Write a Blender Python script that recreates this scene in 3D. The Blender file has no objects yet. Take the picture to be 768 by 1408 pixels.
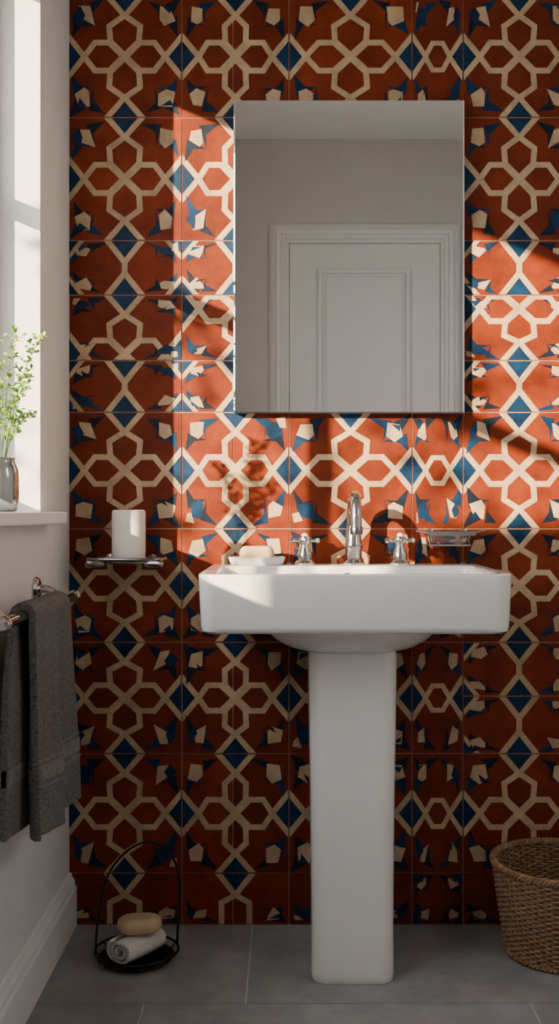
import bpy, bmesh, math, random
from mathutils import Vector, Matrix
random.seed(7)
C = bpy.context.scene.collection
PI = math.pi
CAMY, CAMZ, F, VX = -2.445, 0.97, 1430.0, 400.0

# ------------------------------------------------------------ materials
def mat(name, col, rough=0.5, metal=0.0, var=0.0, vscale=8, bump=0.0, bscale=60, spec=None, coat=0, trans=0, sss=0, attr=None, col2=None, detail=4):
    m = bpy.data.materials.new(name); m.use_nodes = True
    nt = m.node_tree; N = nt.nodes; L = nt.links
    b = N['Principled BSDF']
    b.inputs['Base Color'].default_value = (*col, 1)
    b.inputs['Roughness'].default_value = rough
    b.inputs['Metallic'].default_value = metal
    if spec is not None: b.inputs['Specular IOR Level'].default_value = spec
    if coat: b.inputs['Coat Weight'].default_value = coat; b.inputs['Coat Roughness'].default_value = 0.08
    if trans: b.inputs['Transmission Weight'].default_value = trans
    if sss:
        b.inputs['Subsurface Weight'].default_value = sss
        b.inputs['Subsurface Radius'].default_value = (0.02, 0.012, 0.008)
    tc = N.new('ShaderNodeTexCoord')
    if var or col2 or attr:
        nz = N.new('ShaderNodeTexNoise'); nz.inputs['Scale'].default_value = vscale; nz.inputs['Detail'].default_value = detail
        nz.inputs['Roughness'].default_value = .68
        L.new(tc.outputs['Object'], nz.inputs['Vector'])
        mx = N.new('ShaderNodeMix'); mx.data_type = 'RGBA'
        c2 = col2 if col2 else tuple(min(1, c*(1+var)) for c in col)
        c1 = col if col2 else tuple(c*(1-var) for c in col)
        mx.inputs[6].default_value = (*c1, 1); mx.inputs[7].default_value = (*c2, 1)
        mr = N.new('ShaderNodeMapRange'); mr.inputs[1].default_value = 0.35; mr.inputs[2].default_value = 0.65
        L.new(nz.outputs['Fac'], mr.inputs[0]); L.new(mr.outputs[0], mx.inputs[0])
        out = mx.outputs[2]
        if attr:
            at = N.new('ShaderNodeAttribute'); at.attribute_name = attr
            m2 = N.new('ShaderNodeMix'); m2.data_type = 'RGBA'; m2.blend_type = 'MULTIPLY'; m2.inputs[0].default_value = 1
            L.new(out, m2.inputs[6])
            cb = N.new('ShaderNodeCombineColor')
            for k in range(3): L.new(at.outputs['Fac'], cb.inputs[k])
            L.new(cb.outputs[0], m2.inputs[7]); out = m2.outputs[2]
        L.new(out, b.inputs['Base Color'])
    if bump:
        n2 = N.new('ShaderNodeTexNoise'); n2.inputs['Scale'].default_value = bscale; n2.inputs['Detail'].default_value = 4
        L.new(tc.outputs['Object'], n2.inputs['Vector'])
        bp = N.new('ShaderNodeBump'); bp.inputs['Strength'].default_value = bump; bp.inputs['Distance'].default_value = 0.002
        L.new(n2.outputs['Fac'], bp.inputs['Height']); L.new(bp.outputs[0], b.inputs['Normal'])
    return m
M = {}
M['terra'] = mat('terracotta_glaze', (.108,.0130,.0036), .6, col2=(.212,.0310,.0068), vscale=10, bump=.3, bscale=38, attr='tone', detail=14, spec=.18)
M['cream'] = mat('cream_glaze', (.46,.325,.20), .6, var=.22, vscale=16, bump=.2, bscale=45, detail=14, spec=.18)
M['blue'] = mat('blue_glaze', (.0030,.024,.066), .5, var=.5, vscale=18, bump=.2, bscale=45, detail=10, spec=.2)
M['navy'] = mat('navy_glaze', (.005,.012,.028), .55, var=.4, vscale=18, bump=.2, bscale=45, spec=.2)
M['wgrout'] = mat('wall_grout', (.50,.34,.24), .85)
M['plaster'] = mat('white_plaster', (.75,.735,.72), .75, var=.03, vscale=5, bump=.08, bscale=90)
M['grey_wall'] = mat('grey_plaster', (.45,.44,.43), .8, var=.03, vscale=5)
M['ceil'] = mat('ceiling_paint', (.68,.67,.66), .85, var=.02)
M['paint'] = mat('white_gloss_paint', (.82,.81,.80), .38, var=.02, vscale=12)
M['doorp'] = mat('grey_door_paint', (.60,.59,.58), .5, var=.02)
M['ceramic'] = mat('white_ceramic', (.86,.85,.845), .12, coat=.5, var=.01)
M['chrome'] = mat('chrome', (.60,.59,.58), .08, 1, var=.03, vscale=30)
M['dchrome'] = mat('dark_chrome', (.30,.29,.29), .14, 1, var=.05, vscale=30)
M['smoke'] = mat('smoky_silver', (.36,.37,.38), .12, .9, var=.08, vscale=30)
M['mirror'] = mat('mirror_silver', (.92,.92,.92), .0, 1)
M['glass'] = mat('clear_glass', (.95,.97,.97), .02, trans=1.0)
M['candle'] = mat('candle_wax', (.84,.80,.74), .45, sss=.3, var=.02)
M['wick'] = mat('wick', (.05,.045,.04), .9, var=.1)
M['soap'] = mat('beige_soap', (.60,.43,.27), .45, sss=.15, var=.06, vscale=30)
M['towel'] = mat('charcoal_terry', (.150,.144,.140), .95, var=.4, vscale=230, bump=1, bscale=380, spec=.1)
M['band'] = mat('charcoal_woven_band', (.19,.18,.175), .85, var=.2, vscale=90, bump=.5, bscale=300, spec=.15)
M['wtowel'] = mat('white_terry', (.74,.70,.66), .95, var=.08, vscale=200, bump=1, bscale=400)
M['wire'] = mat('black_metal', (.015,.015,.015), .3, .6, var=.2)
M['wick_a'] = mat('wicker', (.19,.100,.050), .62, col2=(.40,.245,.140), vscale=70, bump=.5, bscale=200, spec=.25)
M['wick_b'] = mat('dark_wicker', (.10,.055,.03), .7, col2=(.18,.105,.06), vscale=60)
M['leaf'] = mat('fresh_leaf', (.13,.28,.025), .5, col2=(.30,.45,.07), vscale=40)
M['stem'] = mat('green_stem', (.14,.24,.05), .6, var=.1)
M['treeleaf'] = mat('tree_leaf', (.05,.13,.03), .6, var=.3)
M['bark'] = mat('bark', (.09,.06,.04), .9, var=.3, bump=.6)
M['sunblockw'] = mat('sun_block_wood', (.22,.15,.10), .85, var=.3, bump=.4)
M['grass'] = mat('outdoor_ground', (.14,.15,.10), .95, var=.3, bump=.5)
M['fgrout'] = mat('floor_grout', (.50,.50,.50), .85, var=.05)
M['seal'] = mat('mirror_edge', (.42,.42,.42), .3, .5, var=.05)
M['ftile'] = mat('grey_stone_tile', (.235,.233,.233), .5, col2=(.335,.333,.332), vscale=9, bump=.3, bscale=70, attr='tone', detail=12)
m = bpy.data.materials.new('window_pane'); m.use_nodes = True; nt = m.node_tree
for n in list(nt.nodes): nt.nodes.remove(n)
o_ = nt.nodes.new('ShaderNodeOutputMaterial'); t_ = nt.nodes.new('ShaderNodeBsdfTransparent'); g_ = nt.nodes.new('ShaderNodeBsdfGlossy')
g_.inputs['Roughness'].default_value = .02; x_ = nt.nodes.new('ShaderNodeMixShader'); x_.inputs[0].default_value = .05
nt.links.new(t_.outputs[0], x_.inputs[1]); nt.links.new(g_.outputs[0], x_.inputs[2]); nt.links.new(x_.outputs[0], o_.inputs[0])
M['pane'] = m

# ------------------------------------------------------------ helpers
def box(bm, x0, x1, y0, y1, z0, z1, mi=0):
    v = [bm.verts.new((x, y, z)) for z in (z0, z1) for y in (y0, y1) for x in (x0, x1)]
    fs = []
    for q in ((0,2,3,1), (4,5,7,6), (0,1,5,4), (2,6,7,3), (0,4,6,2), (1,3,7,5)):
        f = bm.faces.new([v[i] for i in q]); f.material_index = mi; fs.append(f)
    return fs
def loft(bm, rings, cap0=True, cap1=True, mi=0, closed=False):
    R = [[bm.verts.new(p) for p in r] for r in rings]
    n = len(R[0]); pairs = list(zip(R[:-1], R[1:]))
    if closed: pairs.append((R[-1], R[0])); cap0 = cap1 = False
    for a, b in pairs:
        for i in range(n):
            j = (i+1) % n
            f = bm.faces.new((a[i], a[j], b[j], b[i])); f.material_index = mi
    if cap0: bm.faces.new(list(reversed(R[0]))).material_index = mi
    if cap1: bm.faces.new(R[-1]).material_index = mi
def rr(cx, cy, w, d, r, z, n=7):
    r = min(r, w/2-1e-4, d/2-1e-4); pts = []
    for (sx, sy, a0) in ((1,1,0), (-1,1,90), (-1,-1,180), (1,-1,270)):
        for k in range(n+1):
            a = math.radians(a0+90*k/n)
            pts.append(Vector((cx+sx*(w/2-r)+r*math.cos(a), cy+sy*(d/2-r)+r*math.sin(a), z)))
    return pts
def circ(cx, cy, rx, ry, z, n=32):
    return [Vector((cx+rx*math.cos(2*PI*k/n), cy+ry*math.sin(2*PI*k/n), z)) for k in range(n)]
def tube(bm, pts, r, seg=10, closed=False, mi=0):
    pts = [Vector(p) for p in pts]; n = len(pts); rings = []
    def tan(i):
        if closed: return (pts[(i+1) % n]-pts[i-1]).normalized()
        return (pts[min(i+1, n-1)]-pts[max(i-1, 0)]).normalized()
    t = tan(0); up = Vector((0,0,1)) if abs(t.z) < .9 else Vector((1,0,0))
    nrm = t.cross(up).normalized()
    for i in range(n):
        t = tan(i); nrm = (nrm-t*nrm.dot(t)).normalized(); b = t.cross(nrm)
        ri = r[i] if isinstance(r, (list, tuple)) else r
        rings.append([pts[i]+(nrm*math.cos(2*PI*k/seg)+b*math.sin(2*PI*k/seg))*ri for k in range(seg)])
    loft(bm, rings, mi=mi, closed=closed)
def lathe(bm, prof, o=(0,0,0), axis='z', seg=32, mi=0, sx=1, sy=1):
    rings = []
    for r, h in prof:
        ring = []
        for k in range(seg):
            a = 2*PI*k/seg; c, s = max(r, 1e-5)*math.cos(a)*sx, max(r, 1e-5)*math.sin(a)*sy
            p = {'z': (c, s, h), 'x': (h, c, s), 'y': (c, h, -s)}[axis]
            ring.append(Vector(o)+Vector(p))
        rings.append(ring)
    loft(bm, rings, mi=mi)
def obj(name, bm, mats, parent=None, ang=35, bevel=0, recalc=True):
    if recalc: bmesh.ops.recalc_face_normals(bm, faces=bm.faces)
    if parent is not None:
        bmesh.ops.translate(bm, verts=bm.verts, vec=-wloc(parent))
    me = bpy.data.meshes.new(name); bm.to_mesh(me); bm.free()
    for k in (mats if isinstance(mats, (list, tuple)) else [mats]): me.materials.append(M[k])
    if ang:
        me.polygons.foreach_set('use_smooth', [True]*len(me.polygons)); me.set_sharp_from_angle(angle=math.radians(ang))
    o = bpy.data.objects.new(name, me); C.objects.link(o)
    if parent is not None: o.parent = parent
    if bevel:
        b = o.modifiers.new('bevel', 'BEVEL'); b.width = bevel; b.segments = 3; b.limit_method = 'ANGLE'
    return o
def wloc(o):
    v = Vector(o.location); p = o.parent
    while p: v += p.location; p = p.parent
    return v
def thing(name, label, cat, loc, group=None):
    o = bpy.data.objects.new(name, None); o.empty_display_size = .05; C.objects.link(o); o.location = loc
    o['label'] = label; o['category'] = cat
    if group: o['group'] = group
    return o
def tag(o, label, cat, group=None):
    o['label'] = label; o['category'] = cat
    if group: o['group'] = group
    return o
def struct(o, label=None, cat=None):
    o['kind'] = 'structure'
    if label: o['label'] = label
    if cat: o['category'] = cat
    return o
B = bmesh.new

# ------------------------------------------------------------ room
XL, XR, YF, H = -.521, 1.30, -2.745, 2.81
WY0, WY1, WZ0, WZ1 = -.285, -1.56, .945, 2.12      # window opening in left wall
T = .14
bm = B()
box(bm, XL-T, XL, YF, .05, -.05, WZ0); box(bm, XL-T, XL, YF, .05, WZ1, H)
box(bm, XL-T, XL, WY0, .05, WZ0, WZ1); box(bm, XL-T, XL, YF, WY1, WZ0, WZ1)
struct(obj('wall_left', bm, 'plaster', ang=0), 'white plaster side wall with the window', 'wall')
bm = B(); box(bm, XR, XR+T, YF, .05, -.05, H)
struct(obj('wall_right', bm, 'plaster', ang=0), 'white plaster wall on the right', 'wall')
bm = B(); box(bm, XL-T, XR+T, YF, .05, H, H+.1)
struct(obj('ceiling', bm, 'ceil', ang=0), 'plain pale ceiling seen in the mirror', 'ceiling')
DX0, DX1, DZ = -.011, .735, 2.294
bm = B(); box(bm, XL-T, XR+T, YF-T, YF, -.05, H)
struct(obj('wall_front', bm, 'grey_wall', ang=0), 'plain grey wall with the white door, seen in the mirror', 'wall')
bm = B()
for (w0, w1, th) in ((0, .094, .014), (.018, .080, .026), (.038, .062, .038)):
    box(bm, DX0-w1, DX0-w0, YF, YF+th, 0, DZ+w1); box(bm, DX1+w0, DX1+w1, YF, YF+th, 0, DZ+w1)
    box(bm, DX0-w0, DX1+w0, YF, YF+th, DZ+w0, DZ+w1)
struct(obj('trim_1', bm, 'doorp', ang=0, bevel=.002), 'stepped door surround reflected in the mirror', 'door frame')
bm = B(); box(bm, DX0+.003, DX1-.003, YF+.0005, YF+.006, .006, DZ-.003)
door = struct(obj('door_1', bm, 'doorp', ang=0), 'grey white panelled door reflected in the mirror', 'door')
for (a, b_) in ((1.12, 2.165), (.16, 1.0)):
    bm = B(); x0, x1 = .133, .585
    box(bm, x0, x1, YF+.005, YF+.020, b_-.020, b_); box(bm, x0, x1, YF+.005, YF+.020, a, a+.020)
    box(bm, x0, x0+.020, YF+.005, YF+.020, a+.020, b_-.020); box(bm, x1-.020, x1, YF+.005, YF+.020, a+.020, b_-.020)
    box(bm, x0+.04, x1-.04, YF+.005, YF+.012, a+.04, b_-.04)
    obj('door_panel', bm, 'doorp', door, ang=0, bevel=.0012)
bm = B(); lathe(bm, [(.026,0),(.026,.006),(.010,.010),(.010,.04),(.022,.05),(.026,.065),(.018,.076),(0,.078)], (.68, YF+.006, .98), 'y')
obj('door_knob', bm, 'chrome', door)

# floor
bm = B(); box(bm, XL-T, XR+T, YF-T, .05, -.06, -.0015, 0)
lay = bm.faces.layers.float.new('tone')
g = .0016; y = 0; row = 0
while y > YF:
    y1 = y-.393; off = -.09 if row % 2 == 0 else -.29
    x = off-.763*2
    while x < XR:
        a, b_ = max(x+g, XL), min(x+.763-g, XR)
        if b_ > a+.01:
            tn = random.uniform(.9, 1.08)
            for f in box(bm, a, b_, max(y1+g, YF), min(y-g, 0), -.0015, 0, 1): f[lay] = tn
        x += .763
    y = y1; row += 1
struct(obj('floor', bm, ['fgrout', 'ftile'], ang=0), 'grey stone tiled floor', 'floor')

# skirting
bm = B()
prof = [(0,0),(.018,0),(.018,.088),(.014,.096),(.014,.104),(.008,.114),(.006,.122),(0,.124)]
a = [bm.verts.new((XL+p[0], 0-.0025, p[1])) for p in prof]; b2 = [bm.verts.new((XL+p[0], YF, p[1])) for p in prof]
for i in range(len(prof)):
    j = (i+1) % len(prof); bm.faces.new((a[i], a[j], b2[j], b2[i]))
bm.faces.new(a); bm.faces.new(list(reversed(b2)))
struct(obj('baseboard_left', bm, 'paint', ang=0), 'white moulded skirting board', 'skirting board')

# ------------------------------------------------------------ tiled back wall
S = F/(-CAMY)
def W(px, py): return ((px-VX)/S, CAMZ-(py-704)/S)
bm = B(); box(bm, XL-T, XR+T, 0, .10, -.05, H, 0)
lay = bm.faces.layers.float.new('tone')
cnt = [0]
def clip_poly(pts, cl):
    for ax, lim, sg in ((0, cl[0], 1), (0, cl[1], -1), (1, cl[2], 1), (1, cl[3], -1)):
        out = []
        for i in range(len(pts)):
            a, b_ = pts[i-1], pts[i]
            ia, ib = (a[ax]-lim)*sg >= 0, (b_[ax]-lim)*sg >= 0
            if ia != ib:
                t = (lim-a[ax])/(b_[ax]-a[ax]); out.append((a[0]+(b_[0]-a[0])*t, a[1]+(b_[1]-a[1])*t))
            if ib: out.append((b_[0], b_[1]))
        pts = out
        if len(pts) < 3: return []
    return pts
def poly(pts, mi, clip, lev=None):
    pts = clip_poly([(p[0], p[1]) for p in pts], clip)
    if len(pts) < 3: return
    ar = abs(sum(pts[i-1][0]*pts[i][1]-pts[i][0]*pts[i-1][1] for i in range(len(pts))))
    if ar < 1: return
    cnt[0] += 1
    yy = -.0022 - (lev if lev is not None else mi)*.00012 - (cnt[0] % 40)*.0000025
    vs = []
    for x, yv in pts:
        X, Z = W(x, yv); vs.append(bm.verts.new((max(X, XL), yy, Z)))
    f = bm.faces.new(vs); f.material_index = mi
    f.normal_update()
    if f.normal.y > 0: f.normal_flip()
def stroke(p, q, w, clip):
    p = Vector(p); q = Vector(q); d = (q-p)
    if d.length < .5: return
    d.normalize(); n = Vector((-d.y, d.x))*w/2; e = d*w*.28
    poly([p-e+n, q+e+n, q+e-n, p-e-n], 2, clip)
rj = random.uniform
def corner(x, y, sx, sy, kx, ky, clip):
    jt = 2.6
    j = lambda a, b_: (x+sx*(a*kx+rj(-jt,jt)), y+sy*(b_*ky+rj(-jt,jt)))
    v = random.random(); A_ = random.choice((3, 4, 4)); B_ = random.choice((3, 4))
    tip = j(38, 41)
    poly([j(rj(48,58), 6), j(28,10), (tip[0], tip[1]), j(36,22)], A_, clip, 1)
    poly([(tip[0], tip[1]), j(20,40), j(6,rj(52,62)), j(9,29)], B_, clip, 1.5)
    if v < .30: poly([j(2,2), j(25,12), j(20,20), j(11,27)], 4, clip, 1.8)
    q = [j(31,15), j(14,16), j(11,33), j(24,40), (tip[0]-sx*5, tip[1]-sy*8)]
    if v < .72:
        poly(q, 2, clip, 3)
        if v < .18: poly([j(13,16), j(28,15), j(15,26)], 3, clip, 4)
        elif v < .34: poly([j(24,40), (tip[0], tip[1]), j(21,29)], 4, clip, 4)
    elif v < .88:
        poly(q, 3, clip, 3)
        poly([j(17,10), j(7,8), j(6,21), j(13,23)], 2, clip, 4)
    else:
        poly([j(32,15), j(18,14), j(20,31), (tip[0], tip[1])], 2, clip, 3)
        poly([j(17,14), j(6,26), j(16,40), j(23,28)], 3, clip, 4)
def flower(x0, x1, y0, y1, kind, cl):
    cx, cy, hw, hh = (x0+x1)/2, (y0+y1)/2, (x1-x0)/2, (y1-y0)/2
    P = lambda u, v: (cx+u*hw, cy+v*hh)
    w = 7.8; dw, dh = 18, 22
    for s in (-1, 1):
        if kind == 'narrow':
            poly([P(s*1, -dh/hh), P(s*(1-15/hw), 0), P(s*1, dh/hh)], 3, cl)
            k = 1-18/hw
            stroke(P(s*k, 0), P(s*1, (dh+6)/hh), w, cl); stroke(P(s*k, 0), P(s*1, -(dh+6)/hh), w, cl)
            for sg in (-1, 1):
                stroke(P(s*k, 0), P(s*.20, sg*.22), w*.85, cl)
                if s == 1: stroke(P(.20, sg*.22), P(-.20, sg*.22), w*.85, cl)
            continue
        poly([P(s*1, -dh/hh), P(s*(1-dw/hw), 0), P(s*1, dh/hh)], 3, cl)
        k = 1-(dw+5)/hw
        pts = [(.02,0), (.27,.23), (.52,.23), (k,0), (.52,-.23), (.27,-.23)]
        for i in range(6): stroke(P(s*pts[i][0], pts[i][1]), P(s*pts[(i+1)%6][0], pts[(i+1)%6][1]), w, cl)
        stroke(P(s*k, 0), P(s*1, (dh+6)/hh), w, cl); stroke(P(s*k, 0), P(s*1, -(dh+6)/hh), w, cl)
        poly([P(-dw/hw, s), P(0, s*(1-dh/hh)), P(dw/hw, s)], 3, cl)
        k = 1-(dh+5)/hh
        stroke(P(0, s*k), P((dw+6)/hw, s), w, cl); stroke(P(0, s*k), P(-(dw+6)/hw, s), w, cl)
        if kind == 'full': pts = [(0,.02), (.25,.25), (.27,.50), (0,k), (-.27,.50), (-.25,.25)]
        else: pts = [(0,.04), (.19,.22), (.20,.50), (0,k), (-.20,.50), (-.19,.22)]
        for i in range(6): stroke(P(pts[i][0], s*pts[i][1]), P(pts[(i+1)%6][0], s*pts[(i+1)%6][1]), w, cl)
def cell(x0, x1, y0, y1, kind, virt=None):
    cx, cy, hw, hh = (x0+x1)/2, (y0+y1)/2, (x1-x0)/2, (y1-y0)/2
    cl = (x0+1.0, x1-1.0, y0+1.0, y1-1.0)
    w = 7.8
    P = lambda u, v: (cx+u*hw, cy+v*hh)
    kx, ky = min(1.05, max(.62, hw/80)), min(1.05, max(.55, hh/82))
    for sx in (-1, 1):
        for sy in (-1, 1):
            if kind == 'bottom' and sy == 1: continue
            corner(cx-sx*hw, cy-sy*hh, sx, sy, kx, ky, cl)
    if kind in ('full', 'split', 'narrow'):
        v0, v1 = virt if virt else (y0, y1)
        flower(x0, x1, v0, v1, kind, cl)
    elif kind in ('half', 'bottom'):
        for s in ((-1, 1) if kind == 'half' else (-1,)):
            poly([P(-18/hw, s), P(0, s*(1-24/hh)), P(18/hw, s)], 3, cl)
            if kind == 'half':
                stroke(P(0, s*(1-30/hh)), P(24/hw, s), w, cl); stroke(P(0, s*(1-30/hh)), P(-24/hw, s), w, cl)
                if s == 1: stroke(P(0, (1-30/hh)), P(0, -(1-30/hh)), w, cl)
                for q in (-1, 1):
                    poly([P(q, s), P(q*(1-16/hw), s), P(q, s*(1-19/hh))], 3, cl)
                    stroke(P(q*(1-20/hw), s), P(q, s*(1-23/hh)), w*.8, cl)
            else:
                stroke(P(0, -(1-30/hh)), P(24/hw, -1), w, cl); stroke(P(0, -(1-30/hh)), P(-24/hw, -1), w, cl)
                stroke(P(0, -(1-30/hh)), P(.26, .15), w, cl); stroke(P(0, -(1-30/hh)), P(-.26, .15), w, cl)
                stroke(P(.26, .15), P(.26, 1), w, cl); stroke(P(-.26, .15), P(-.26, 1), w, cl)
    elif kind == 'slim':
        for s in (-1, 1):
            for q in (-1, 1):
                poly([P(q, s), P(q*(1-16/hw), s), P(q, s*(1-18/hh))], 3, cl)
def tile(x0, x1, y0, y1):
    a, zt = W(x0, y0); b_, zb = W(x1, y1); a = max(a, XL); b_ = min(b_, XR); zt = min(zt, H); zb = max(zb, 0)
    gg = .0010; tn = random.uniform(.80, 1.18)
    if b_-a < .006: return
    for f in box(bm, a+gg, b_-gg, -.002, 0, zb+gg, zt-gg, 1): f[lay] = tn
ROWS = [(-361,-170,'f'), (-170,-5,'f'), (-5,162,'f'), (162,331,'f'), (331,406,'h'), (406,496,'v'), (496,567,'h'), (567,727,'f'), (727,883,'f'), (883,1036,'f'), (1036,1200,'f'), (1200,1271,'b')]
COLS = [(93,250,'full'), (250,397,'split'), (397,566,'full'), (566,636,'narrow'), (636,790,'full'), (790,945,'full'), (945,1100,'full'), (1100,1160,'narrow')]
for (y0, y1, rk) in ROWS:
    for (x0, x1, ck) in COLS:
        rows = [(y0, y1, rk)]
        if x0 == 636 and y0 == 883: rows = [(883, 957, 'h'), (957, 1036, 'h')]
        for (a0, a1, k) in rows:
            if ck == 'split': tile(x0, 320, a0, a1); tile(320, x1, a0, a1)
            else: tile(x0, x1, a0, a1)
            virt = None
            if k == 'f': kd = ck
            elif k == 'v': kd = ck; virt = (406, 568) if x0 == 93 else (352, 498)
            elif k == 'h': kd = 'slim' if ck == 'narrow' else 'half'
            else: kd = 'slim' if ck == 'narrow' else 'bottom'
            cell(x0, x1, a0, a1, kd, virt)
for f in bm.faces:
    if f[lay] == 0: f[lay] = 1
struct(obj('wall_back', bm, ['wgrout', 'terra', 'cream', 'blue', 'navy'], ang=0, recalc=False), 'terracotta, cream and blue patterned tiled wall', 'wall')

# ------------------------------------------------------------ window
win = bpy.data.objects.new('window_1', None); C.objects.link(win); win.location = (XL-.10, (WY0+WY1)/2, WZ0); struct(win, 'white framed window in the side wall', 'window')
bm = B()
box(bm, XL-.125, XL, WY1, WY0, WZ0, .970)
box(bm, XL, XL+.046, WY1-.05, WY0+.052, WZ0, .970)
obj('window_sill', bm, 'paint', win, ang=0, bevel=.004)
xa, xb = XL-.132, XL-.085; fw = .040
bm = B()
box(bm, xa, xb, WY0-fw, WY0, .970, WZ1); box(bm, xa, xb, WY1, WY1+fw, .970, WZ1)
box(bm, xa, xb, WY1+fw, WY0-fw, .970, .970+fw); box(bm, xa, xb, WY1+fw, WY0-fw, WZ1-fw, WZ1)
obj('window_frame', bm, 'paint', win, ang=0, bevel=.004)
bm = B(); zt = 1.62
box(bm, xa+.012, xb-.008, WY1+fw, WY0-fw, zt-.018, zt+.018)
ym = -.80
box(bm, xa+.012, xb-.008, ym-.018, ym+.018, .970+fw, zt-.018); box(bm, xa+.012, xb-.008, ym-.018, ym+.018, zt+.018, WZ1-fw)
obj('glazing_bar', bm, 'paint', win, ang=0, bevel=.003)
bm = B(); xm = (xa+xb)/2
for y0, y1 in ((WY1+fw, ym-.018), (ym+.018, WY0-fw)):
    for z0, z1 in ((1.01, zt-.018), (zt+.018, WZ1-fw)): box(bm, xm-.002, xm+.002, y0, y1, z0, z1)
obj('window_pane', bm, 'pane', win, ang=0)

# ------------------------------------------------------------ mirror
mx0, mx1, mz0, mz1 = (321-VX)*2.415/F, (638-VX)*2.415/F, CAMZ-(568-704)*2.415/F, CAMZ-(138-704)*2.415/F
t = thing('wall_mirror', 'large plain rectangular frameless mirror hung on the tiled wall above the basin', 'mirror', ((mx0+mx1)/2, -.003, mz0))
bm = B(); box(bm, mx0+.0015, mx1-.0015, -.0265, -.0026, mz0+.0015, mz1-.0015); obj('backing', bm, 'seal', t, ang=0)
bm = B()
def ring(x0, x1, z0, z1, y): return [Vector((x0,y,z0)), Vector((x1,y,z0)), Vector((x1,y,z1)), Vector((x0,y,z1))]
loft(bm, [ring(mx0, mx1, mz0, mz1, -.0265), ring(mx0, mx1, mz0, mz1, -.029), ring(mx0+.003, mx1-.003, mz0+.003, mz1-.003, -.030)])
obj('mirror_glass', bm, 'mirror', t, ang=0)

# ------------------------------------------------------------ pedestal sink
BX = .1245
t = thing('pedestal_sink', 'white ceramic rectangular pedestal wash basin standing in front of the tiled wall', 'sink', (BX, -.2, 0))
bm = B()
cy = -.2275; D = .445
R = [rr(BX, cy+.004, .552, .385, .03, .7335), rr(BX, cy+.002, .584, .425, .030, .7345), rr(BX, cy+.001, .596, .437, .032, .739), rr(BX, cy, .601, .441, .034, .748),
     rr(BX, cy, .610, .4445, .036, .838), rr(BX, cy, .610, D, .036, .8465), rr(BX, cy, .6085, .4435, .035, .849), rr(BX, cy, .603, .438, .032, .850),
     rr(BX, -.283, .557, .292, .030, .850), rr(BX, -.283, .553, .288, .028, .849), rr(BX, -.283, .549, .284, .028, .844),
     rr(BX, -.283, .530, .268, .04, .800), rr(BX, -.283, .510, .250, .06, .775), rr(BX, -.283, .440, .20, .07, .764), rr(BX, -.283, .05, .05, .024, .760)]
loft(bm, R)
loft(bm, [rr(BX, -.225, .372, .35, .12, .736), rr(BX, -.225, .358, .342, .12, .726), rr(BX, -.222, .322, .32, .11, .708), rr(BX, -.216, .27, .28, .09, .692), rr(BX, -.212, .218, .240, .07, .684), rr(BX, -.21, .188, .216, .05, .680)])
obj('basin', bm, 'ceramic', t, ang=40)
bm = B(); px = BX+.003
loft(bm, [rr(px, -.207, .166, .205, .030, 0), rr(px, -.207, .171, .210, .032, .004), rr(px, -.207, .172, .212, .032, .02), rr(px, -.207, .170, .210, .032, .10), rr(px, -.207, .174, .213, .032, .35), rr(px, -.207, .182, .218, .032, .60), rr(px, -.207, .184, .220, .033, .67), rr(px, -.207, .180, .216, .033, .684)])
obj('pedestal', bm, 'ceramic', t, ang=40)
bm = B(); lathe(bm, [(.0,0),(.024,0),(.026,.002),(.022,.005),(.016,.004),(.012,.007),(0,.008)], (BX, -.283, .7605)); obj('drain', bm, 'chrome', t)
bm = B(); lathe(bm, [(.013,0),(.014,-.002),(.009,-.004),(.008,-.001),(0,-.001)], (BX, -.150, .822), 'y', 24); obj('overflow_ring', bm, 'chrome', t)

# taps
DZK = .850
fx = .142
t = thing('faucet', 'polished chrome swan neck faucet in the middle of the basin deck', 'faucet', (fx, -.075, DZK))
bm = B(); lathe(bm, [(.0,0),(.0255,0),(.026,.004),(.0225,.009),(.0195,.012),(.0185,.034),(.0205,.038),(.0205,.046),(.0185,.051),(.0170,.075),(.0150,.088),(0,.088)], (fx, -.075, DZK)); obj('body', bm, 'chrome', t)
bm = B(); pts = [(fx,-.075,.925),(fx,-.075,.938),(fx,-.075,.954)]
for k in range(1, 15):
    a = PI*k/14; pts.append((fx, -.125+.05*math.cos(a), .954+.05*math.sin(a)))
pts += [(fx,-.1755,.944),(fx,-.1765,.934)]
rad = [.0155,.015,.0148]+[.0146-.0022*k/14 for k in range(1, 15)]+[.0122,.0122]
tube(bm, pts, rad, 20); obj('spout', bm, 'chrome', t)
bm = B(); lathe(bm, [(.0095,-.014),(.0135,-.013),(.014,0),(.013,.003),(0,.003)], (fx, -.1766, .934)); obj('aerator', bm, 'dchrome', t)
def crosstap(x, label):
    t = thing('cross_tap', label, 'tap', (x, -.075, DZK), 'chrome cross handle taps on the basin')
    o = (x, -.075, DZK)
    bm = B(); lathe(bm, [(0,0),(.0225,0),(.023,.004),(.020,.008),(.0165,.011),(.0165,.024),(.0145,.030),(.010,.042),(.009,.050),(0,.050)], o); obj('base', bm, 'chrome', t)
    bm = B(); lathe(bm, [(0,.046),(.012,.046),(.0135,.051),(.0135,.060),(.011,.065),(0,.066)], o); obj('handle_hub', bm, 'chrome', t)
    for k in range(4):
        a = k*PI/2+.12; d = Vector((math.cos(a), math.sin(a), 0)); c = Vector(o)+Vector((0,0,.0555))
        bm = B(); tube(bm, [c+d*.008, c+d*.018, c+d*.026, c+d*.029, c+d*.033, c+d*.0355], [.0048,.0042,.0050,.0068,.0062,.002], 14); obj('handle_arm', bm, 'chrome', t)
    bm = B(); lathe(bm, [(0,.064),(.008,.064),(.0085,.067),(.006,.071),(0,.073)], o); obj('cap', bm, 'ceramic', t)
crosstap(.031, 'chrome cross handle tap nearer the beige soap, left of the faucet')
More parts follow.
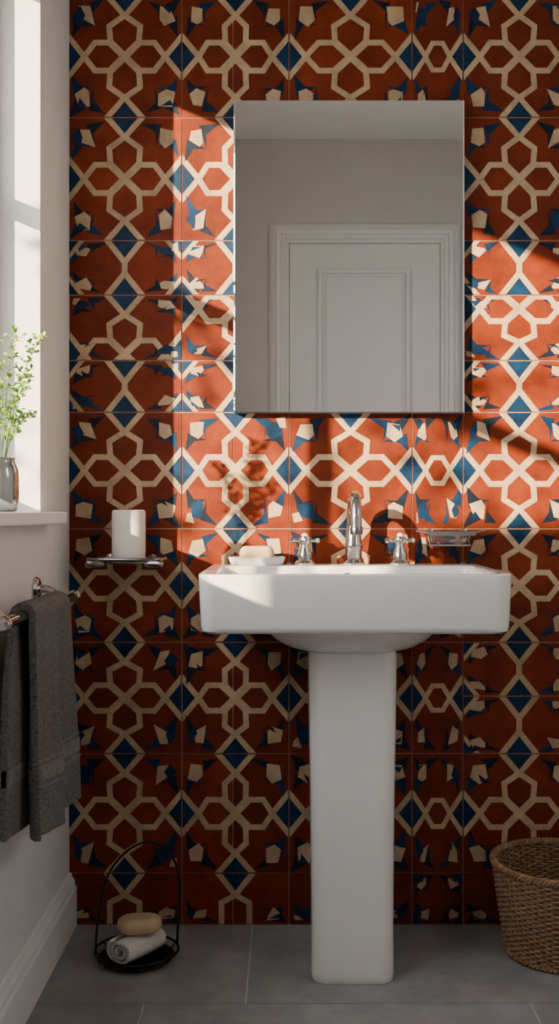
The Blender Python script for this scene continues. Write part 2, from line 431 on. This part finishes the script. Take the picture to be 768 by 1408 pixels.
crosstap(.248, 'chrome cross handle tap nearer the glass tray, right of the faucet')

sx_ = -.078; sy_ = -.075
bm = B()
loft(bm, [rr(sx_, sy_, .110, .070, .026, .8502), rr(sx_, sy_, .118, .078, .03, .8525), rr(sx_, sy_, .127, .087, .038, .860), rr(sx_, sy_, .130, .090, .042, .8670), rr(sx_, sy_, .128, .088, .041, .8680), rr(sx_, sy_, .121, .081, .037, .866), rr(sx_, sy_, .108, .068, .028, .857), rr(sx_, sy_, .09, .054, .02, .8565)])
tag(obj('soap_dish', bm, 'ceramic', ang=50), 'small white ceramic soap dish on the left end of the basin deck', 'soap dish')
def soapbar(cx, cy, z0, w, d, h, rot, label, rf=.42):
    bm = B()
    L = [(0.70,0),(0.84,.04),(.94,.14),(1,.34),(1,.60),(.95,.80),(.86,.92),(.72,.985),(.5,1.0)]
    loft(bm, [rr(0, 0, w*k, d*k, d*rf*k, z*h, 10) for k, z in L])
    bmesh.ops.rotate(bm, verts=bm.verts, cent=(0,0,0), matrix=Matrix.Rotation(rot, 3, 'Z'))
    o = obj('soap_bar', bm, 'soap', ang=75); o.location = (cx, cy, z0)
    return tag(o, label, 'soap')
soapbar(sx_, sy_, .8568, .078, .05, .036, 0, 'beige bar of soap lying in the white dish on the basin', .3)

# glass tray on the wall
tx = (617-VX)*2.40/F
t = thing('wall_soap_tray', 'clear glass tray in a chrome bracket on the tiled wall right of the taps', 'tray', (tx, -.003, .895))
bm = B(); zc = .925
box(bm, tx-.056, tx+.056, -.078, -.073, zc-.009, zc+.001); box(bm, tx-.056, tx+.056, -.017, -.012, zc-.009, zc+.001)
box(bm, tx-.056, tx-.051, -.073, -.017, zc-.009, zc+.001); box(bm, tx+.051, tx+.056, -.073, -.017, zc-.009, zc+.001)
box(bm, tx-.046, tx+.046, -.070, -.067, zc-.033, zc-.029); box(bm, tx-.046, tx+.046, -.023, -.020, zc-.033, zc-.029)
box(bm, tx-.046, tx-.043, -.067, -.023, zc-.033, zc-.029); box(bm, tx+.043, tx+.046, -.067, -.023, zc-.033, zc-.029)
for s in (-1, 1):
    tube(bm, [(tx+s*.040, -.003, zc-.003), (tx+s*.040, -.008, zc-.003), (tx+s*.040, -.013, zc-.003)], .0034, 8)
    lathe(bm, [(.0,-.0005),(.009,-.0005),(.009,-.004),(.006,-.005),(0,-.005)], (tx+s*.040, -.0022, zc-.003), 'y', 20)
    tube(bm, [(tx+s*.054, -.0755, zc-.002), (tx+s*.068, -.0755, zc+.001), (tx+s*.080, -.0755, zc+.002)], .003, 8)
obj('bracket', bm, 'chrome', t)
bm = B()
loft(bm, [rr(tx, -.045, .088, .042, .005, zc-.029), rr(tx, -.045, .090, .044, .006, zc-.028), rr(tx, -.045, .101, .055, .006, zc-.003), rr(tx, -.045, .101, .055, .006, zc-.001), rr(tx, -.045, .095, .049, .006, zc-.001), rr(tx, -.045, .086, .040, .005, zc-.022), rr(tx, -.045, .080, .034, .005, zc-.024)])
obj('glass_tray', bm, 'glass', t, ang=50)

# candle shelf
hx, hy, hz = -.374, -.064, .8615
t = thing('candle_shelf', 'slim dark chrome wall shelf with a rail holding the white candle above the towel rail', 'shelf', (hx, -.003, hz))
bm = B(); loft(bm, [rr(hx, hy, .158, .078, .030, hz-.0095), rr(hx, hy, .164, .084, .032, hz-.0085), rr(hx, hy, .165, .085, .033, hz-.006), rr(hx, hy, .162, .082, .032, hz-.005)]); obj('tray', bm, 'dchrome', t)
bm = B(); tube(bm, rr(hx, hy, .176, .094, .034, hz+.001, 8), .0048, 12, True); obj('rail', bm, 'dchrome', t)
for s in (-1, 1):
    bm = B(); tube(bm, [(hx+s*.05, -.006, hz-.004), (hx+s*.05, -.012, hz-.004), (hx+s*.05, -.022, hz-.002)], .0055, 12)
    lathe(bm, [(0,0),(.013,0),(.013,-.005),(.007,-.008),(0,-.008)], (hx+s*.05, -.0023, hz-.004), 'y', 24); obj('wall_mount', bm, 'chrome', t)
    bm = B(); tube(bm, [(hx+s*.046, -.109, hz-.009), (hx+s*.058, -.110, hz-.009), (hx+s*.082, -.110, hz-.009), (hx+s*.088, -.110, hz-.009)], [.006,.0105,.0105,.005], 16)
    obj('end_knob', bm, 'dchrome', t)
cx_ = -.3715
t = thing('pillar_candle', 'thick unlit white pillar candle standing on the chrome wall shelf', 'candle', (cx_, hy, hz-.005))
bm = B(); lathe(bm, [(0,-.0045),(.036,-.0045),(.0376,-.002),(.0382,.02),(.0382,.106),(.0370,.1115),(.033,.1135),(.026,.112),(.012,.1095),(0,.109)], (cx_, hy, hz), seg=48); obj('wax', bm, 'candle', t, ang=50)
bm = B(); tube(bm, [(cx_,hy,hz+.108),(cx_,hy,hz+.114),(cx_+.002,hy,hz+.119)], .0012, 8); obj('wick', bm, 'wick', t)

# ------------------------------------------------------------ towel rail + towel
bx_, bz = -.462, .790
t = thing('towel_rail', 'chrome towel rail with round ends on the white side wall', 'towel rail', (XL, -.5, bz))
bm = B(); tube(bm, [(bx_, -.235, bz), (bx_, -.5, bz), (bx_, -.765, bz)], .0095, 18); obj('bar', bm, 'chrome', t)
for ye, s in ((-.235, 1), (-.765, -1)):
    bm = B(); lathe(bm, [(0,0),(.0115,0),(.0140,.004*s),(.0140,.012*s),(.010,.018*s),(0,.0195*s)], (bx_, ye, bz), 'y', 24); obj('end_cap', bm, 'chrome', t)
for ye in (-.330, -.750):
    bm = B(); lathe(bm, [(0,0),(.024,0),(.025,.003),(.022,.008),(.012,.012),(0,.012)], (XL+.0005, ye, bz+.024), 'x', 32)
    tube(bm, [(XL+.008, ye, bz+.024), (XL+.025, ye, bz+.022), (XL+.042, ye, bz+.012), (bx_, ye, bz+.001)], [.010,.009,.0085,.009], 14)
    obj('wall_mount', bm, 'chrome', t)
ya, yb = -.380, -.655
LR, LW = .388, .365
def towelpt(s, v, out=0):
    y = ya+(yb-ya)*v
    rA = .0170
    tot = LW+PI*rA+LR; q = s*tot
    if q < LW:
        h = LW-q; k = h/LW
        x = bx_-rA+.004*min(1, k*3)+.008*math.sin(v*10+1)*k; z = bz-h-.008*k*v; n = Vector((-1,0,0)); y += -.050*v*min(1, 3*k)
        x = max(x, XL+.014)
    elif q < LW+PI*rA:
        a = PI-(q-LW)/rA; x = bx_+rA*math.cos(a); z = bz+rA*math.sin(a); n = Vector((math.cos(a),0,math.sin(a)))
    else:
        h = q-LW-PI*rA; k = h/LR
        fold = .010*math.sin(v*12+.6)+.004*math.sin(v*23+2)
        x = bx_+rA+.006*k+fold*min(1, k*1.2+.05)+.006*k*k
        z = bz-h+.003*math.sin(v*8)*k; n = Vector((1,0,0)); y += .012*k*(v-.5)*-1+.006*k*math.sin(k*4)
    return Vector((x, y, z))+n*out
t = thing('hand_towel', 'dark charcoal grey terry towel folded over the chrome rail', 'towel', (bx_, (ya+yb)/2, bz))
def towelsheet(s0, s1, ns, nv, thick, out, v0=0, v1=1):
    bm = B(); rings = []
    P1 = [[towelpt(s0+(s1-s0)*i/ns, v0+(v1-v0)*j/nv, out+thick/2) for j in range(nv+1)] for i in range(ns+1)]
    P2 = [[towelpt(s0+(s1-s0)*i/ns, v0+(v1-v0)*j/nv, out-thick/2) for j in range(nv+1)] for i in range(ns+1)]
    for i in range(ns+1):
        rings.append(P1[i]+list(reversed(P2[i])))
    loft(bm, rings); return bm
bm = towelsheet(0, 1, 90, 60, .0146, .0)
o = obj('towel_cloth', bm, 'towel', t, ang=80); bv = o.modifiers.new('round', 'BEVEL'); bv.width = .005; bv.segments = 3; bv.limit_method = 'ANGLE'; bv.angle_limit = 1.0
for (s0, s1) in ((.850, .882), (.892, .897), (.837, .842), (.11, .145)):
    obj('woven_band', towelsheet(s0, s1, 8, 60, .0176, .0, .0, 1.0), 'band', t, ang=80)

# ------------------------------------------------------------ vase and sprigs on sill
vx, vy = -.545, -.50
bm = B()
lathe(bm, [(0,0),(.028,0),(.033,.004),(.0355,.025),(.0355,.062),(.034,.080),(.029,.091),(.0275,.097),(.029,.101),(.027,.101),(.0255,.097),(.027,.089),(.032,.078),(.0335,.055),(.033,.02),(.026,.006),(0,.005)], (vx, vy, .9702), seg=40)
tag(obj('vase', bm, 'smoke', ang=50), 'small silver vase holding green sprigs on the window sill', 'vase')
t = thing('leafy_sprigs', 'fresh light green leafy sprigs standing in the silver vase', 'plant', (vx, vy, .985))
def leaf(bm, c, d, nrm, L, wd):
    d = d.normalized(); sd = d.cross(nrm).normalized(); up = sd.cross(d).normalized()
    prof = [(0,.05),(.25,.7),(.5,1),(.75,.75),(1,.05)]
    l = [bm.verts.new(c+d*L*a-sd*wd*.5*w+up*wd*.14*w-up*L*.12*a*a) for a, w in prof]
    m_ = [bm.verts.new(c+d*L*a-up*L*.12*a*a) for a, w in prof]
    r = [bm.verts.new(c+d*L*a+sd*wd*.5*w+up*wd*.14*w-up*L*.12*a*a) for a, w in prof]
    for i in range(4):
        bm.faces.new((l[i], m_[i], m_[i+1], l[i+1])); bm.faces.new((m_[i], r[i], r[i+1], m_[i+1]))
rs = random.Random(11)
ends = [(.066,.03,.325),(.056,-.01,.245),(.0,-.05,.31),(-.025,.03,.27),(.045,.03,.180),(.03,.0,.33)]
for e in ends:
    p0 = Vector((vx+rs.uniform(-.004,.004), vy+rs.uniform(-.004,.004), .985)); p3 = Vector((vx+e[0], vy+e[1], .97+e[2]))
    p1 = Vector((vx+e[0]*.12, vy+e[1]*.12, 1.075)); p2 = p1.lerp(p3, .6)+Vector((-e[0]*.25, -e[1]*.25, .02))
    cp = [(1-u)**3*p0+3*u*(1-u)**2*p1+3*u*u*(1-u)*p2+u**3*p3 for u in [k/16 for k in range(17)]]
    bm = B(); tube(bm, cp, [.0014-.0008*k/16 for k in range(17)], 6)
    st = obj('stem', bm, 'stem', t)
    bm = B()
    for k in range(8, 17):
        tg = (cp[k]-cp[k-1]).normalized()
        for s in range(2):
            a = k*1.9+s*PI+rs.uniform(-.4, .4); rd = Vector((math.cos(a), math.sin(a), rs.uniform(.0,.5))); d = (tg*.7+rd).normalized()
            Lb = rs.uniform(.018, .030)*(1.15-.5*k/16)
            tube(bm, [cp[k], cp[k]+d*Lb*.5, cp[k]+d*Lb], .0005, 4)
            for q in range(6):
                c = cp[k]+d*Lb*(.3+.7*q/5); a2 = rs.uniform(0, 2*PI)
                dd = (d*.8+Vector((math.cos(a2), math.sin(a2), rs.uniform(-.4,.6)))).normalized(); Lf = rs.uniform(.008, .013)
                leaf(bm, c, dd, Vector((rs.uniform(-.3,.3), rs.uniform(-.9,-.3), .8)), Lf, Lf*.65)
    obj('leaves', bm, 'leaf', t, ang=80, recalc=False)

# ------------------------------------------------------------ floor caddy with rolled towel + soap
kx_, ky_ = -.334, -.195
t = thing('wire_caddy', 'black metal oval tray with a tall wire hoop handle on the floor', 'caddy', (kx_, ky_, 0))
bm = B()
loft(bm, [circ(kx_, ky_, .068, .062, .0005, 40), circ(kx_, ky_, .074, .068, .003, 40), circ(kx_, ky_, .082, .076, .012, 40), circ(kx_, ky_, .080, .074, .012, 40), circ(kx_, ky_, .072, .066, .006, 40), circ(kx_, ky_, .068, .062, .005, 40)])
obj('tray', bm, 'wire', t)
bm = B(); tube(bm, circ(kx_, ky_, .090, .084, .024, 48), .0028, 8, True)
for k in range(12):
    a = 2*PI*k/12
    tube(bm, [(kx_+.080*math.cos(a), ky_+.074*math.sin(a), .010), (kx_+.087*math.cos(a), ky_+.081*math.sin(a), .016), (kx_+.090*math.cos(a), ky_+.084*math.sin(a), .024)], .0016, 6)
obj('rim', bm, 'wire', t)
bm = B(); pts = []
for k in range(61):                       # large open loop rising from both sides of the rim
    a = PI*1.0*k/60
    d = .088*math.cos(a)*(1-.0*math.sin(a)) + .0
    bul = 1+.10*math.sin(2*a)**2
    z = .024+.232*max(0, math.sin(a))**.72
    pts.append((kx_+d*bul*math.cos(.25)+.022*math.sin(a), ky_+d*bul*math.sin(.25)*.93, z))
tube(bm, pts, .0026, 10); obj('hoop', bm, 'wire', t)
L = .112; rr0 = .0320; an = .95; ax = Vector((math.cos(an), math.sin(an), 0)).normalized(); side = Vector((-ax.y, ax.x, 0)); cc = Vector((kx_+.002, ky_+.002, .0055+rr0*.96))
t = thing('rolled_towel', 'small white rolled towel lying in the black wire caddy', 'towel', cc)
bm = B(); sp = []; turns = 2.3; NS = 120
for k in range(NS+1):
    a = turns*2*PI*k/NS; r = .0060+(rr0-.0083)*k/NS; sp.append((a-1.2, r))
outer = [(r+.0031, a) for a, r in sp]; inner = [(r-.0031, a) for a, r in reversed(sp)]
rings = []
for i in range(9):
    u = -L/2+L*i/8; sc = 1-.06*(abs(i-4)/4)**3
    rings.append([cc+ax*(u+.002*math.sin(3*a))+(side*math.cos(a)*1.25+Vector((0,0,1))*math.sin(a)*.92)*r*sc for r, a in outer+inner])
loft(bm, rings); obj('towel_roll', bm, 'wtowel', t, ang=60)
soapbar(kx_+.006, ky_+.004, .0055+rr0*1.86-.003, .096, .060, .032, .12, 'beige oval soap bar balanced on the rolled white towel in the floor caddy', .49)

# ------------------------------------------------------------ wicker basket
wx, wy = .592, -.152; HB = .200
def RB(z): return .116+.029*(z/HB)
t = thing('wicker_basket', 'round brown woven wicker basket on the floor against the tiled wall', 'basket', (wx, wy, 0))
NSK = 60; MS = NSK*4; rows = 35
bm = B()
for i in range(rows):
    z = .006+(HB-.014)*i/(rows-1)
    pts = []
    for k in range(MS):
        th = 2*PI*k/MS
        r = RB(z)+.0027*math.cos(NSK*th/2+(i % 2)*PI)+random.uniform(-.0003, .0003)
        pts.append((wx+r*math.cos(th), wy+r*math.sin(th), z+.0006*math.sin(NSK*th/4+i)+random.uniform(-.0003,.0003)))
    tube(bm, pts, .0030, 6, True)
obj('woven_body', bm, 'wick_a', t, ang=80)
bm = B()
for k in range(NSK):
    th = 2*PI*k/NSK
    tube(bm, [(wx+RB(z)*math.cos(th), wy+RB(z)*math.sin(th), z) for z in (.003, .06, .12, .17, HB-.004)], .0020, 6)
obj('stakes', bm, 'wick_b', t, ang=80)
bm = B(); nr = 34
for ph in range(3):
    pts = []
    for k in range(280):
        th = 2*PI*k/280; a = nr*th/1+ph*2*PI/3; rad_ = RB(HB)+.0052*math.cos(a)
        pts.append((wx+rad_*math.cos(th), wy+rad_*math.sin(th), HB-.001+.0052*math.sin(a)))
    tube(bm, pts, .0037, 6, True)
obj('braided_rim', bm, 'wick_a', t, ang=80)
bm = B(); nr = 40
for ph in range(2):
    pts = []
    for k in range(280):
        th = 2*PI*k/280; a = nr*th+ph*PI; rad_ = RB(0)+.001+.003*math.cos(a)
        pts.append((wx+rad_*math.cos(th), wy+rad_*math.sin(th), .0070+.003*math.sin(a)))
    tube(bm, pts, .0034, 6, True)
obj('base_braid', bm, 'wick_a', t, ang=80)
bm = B(); loft(bm, [circ(wx, wy, .112, .112, .003, 40), circ(wx, wy, .113, .113, .008, 40)]); obj('base', bm, 'wick_b', t)

# ------------------------------------------------------------ outside
sd = Vector((.656, .755, -.275)).normalized()
bm = B(); box(bm, -7, XL-T-.02, -8, 3, -.3, -.06)
struct(obj('ground', bm, 'grass', ang=0), 'ground outside the window', 'ground')
t = thing('sun_block_fence', 'unseen board fence added outside the window to block low sun', 'fence', (-1.7, -3.0, -.06))  # added out of view to keep sun off the lower right wall and basin
bm = B(); x = -2.27
while x < -.95:
    box(bm, x, x+.118, -3.01, -2.99, -.06, 2.03); x += .12
obj('boards', bm, 'sunblockw', t, ang=0)
for z in (.3, 1.7):
    bm = B(); box(bm, -2.27, -.94, -3.05, -3.01, z, z+.07); obj('rail', bm, 'sunblockw', t, ang=0)
tc_ = Vector((-.6, -.80, 1.42))-sd*1.7
t = thing('garden_tree', 'small leafy tree outside the window', 'tree', (tc_.x, tc_.y, -.06))
bm = B(); tube(bm, [(tc_.x-.1, tc_.y-.3, -.06), (tc_.x-.12, tc_.y-.25, .6), (tc_.x-.05, tc_.y-.2, 1.2), (tc_.x, tc_.y, tc_.z)], [.03,.024,.016,.008], 10)
rt = random.Random(5)
tips = []
u_ = sd.cross(Vector((0,0,1))).normalized(); v_ = u_.cross(sd).normalized()
for k in range(16):
    e = tc_+u_*rt.uniform(-.62,.62)+v_*rt.uniform(-.50,.30)+sd*rt.uniform(-.25,.25)
    s0 = Vector((tc_.x-.08, tc_.y-.22, 1.0)).lerp(tc_, rt.uniform(0, 1)); mid = s0.lerp(e, .5)+Vector((0,0,.05))
    tube(bm, [s0, mid, e], [.006,.004,.002], 6); tips.append((mid, e))
obj('branches', bm, 'bark', t)
bm = B()
for mid, e in tips:
    for j in range(9):
        c = mid.lerp(e, rt.uniform(.2, 1.1))+Vector((rt.uniform(-.07,.07), rt.uniform(-.07,.07), rt.uniform(-.07,.07)))
        d = Vector((rt.uniform(-1,1), rt.uniform(-1,1), rt.uniform(-.8,.5))); Lf = rt.uniform(.045,.075)
        leaf(bm, c, d, Vector((rt.uniform(-1,1), rt.uniform(-1,1), rt.uniform(-1,1)+.01)), Lf, Lf*.5)
obj('foliage', bm, 'treeleaf', t, ang=80, recalc=False)

# ------------------------------------------------------------ lights
sun = bpy.data.lights.new('sun', 'SUN'); sun.energy = 26; sun.angle = math.radians(.8); sun.color = (1, .79, .49)
so = bpy.data.objects.new('sun', sun); C.objects.link(so); so.location = tuple(-sd*4); so.rotation_euler = sd.to_track_quat('-Z', 'Y').to_euler()
po = bpy.data.lights.new('window_portal', 'AREA'); po.shape = 'RECTANGLE'; po.size = 1.2; po.size_y = 1.36
try: po.cycles.is_portal = True
except Exception as ex: print(ex); po.energy = 0
pp = bpy.data.objects.new('window_portal', po); C.objects.link(pp); pp.location = (XL-T-.005, (WY0+WY1)/2, 1.54); pp.rotation_euler = Vector((1,0,0)).to_track_quat('-Z', 'Y').to_euler()
cl_ = bpy.data.lights.new('fill_light', 'AREA'); cl_.shape = 'RECTANGLE'; cl_.size = .5; cl_.size_y = .7; cl_.energy = 9; cl_.color = (1, .98, .96)  # added fill lamp without a real fitting, brightens the left wall
co = bpy.data.objects.new('fill_light', cl_); C.objects.link(co); co.location = (XR-.01, -1.45, 1.75); co.rotation_euler = Vector((-1,-.25,-.05)).to_track_quat('-Z', 'Y').to_euler()

w = bpy.data.worlds.new('world'); bpy.context.scene.world = w; w.use_nodes = True
bg = w.node_tree.nodes['Background']; N = w.node_tree.nodes
gr = N.new('ShaderNodeTexGradient'); tcw = N.new('ShaderNodeTexCoord'); mp = N.new('ShaderNodeMapping'); mp.inputs['Rotation'].default_value = (0, -PI/2, 0)
rp = N.new('ShaderNodeValToRGB'); rp.color_ramp.elements[0].color = (.95,.95,.95,1); rp.color_ramp.elements[1].color = (.70,.82,1,1)
w.node_tree.links.new(tcw.outputs['Generated'], mp.inputs[0]); w.node_tree.links.new(mp.outputs[0], gr.inputs[0]); w.node_tree.links.new(gr.outputs[0], rp.inputs[0]); w.node_tree.links.new(rp.outputs[0], bg.inputs[0])
bg.inputs[1].default_value = 7.0

cam = bpy.data.cameras.new('camera'); cam.sensor_fit = 'VERTICAL'; cam.sensor_height = 24; cam.lens = 24*F/1408; cam.shift_x = -16/1408; cam.clip_start = .02
ca = bpy.data.objects.new('camera', cam); C.objects.link(ca); ca.location = (0, CAMY, CAMZ); ca.rotation_euler = (PI/2, 0, 0)
bpy.context.scene.camera = ca
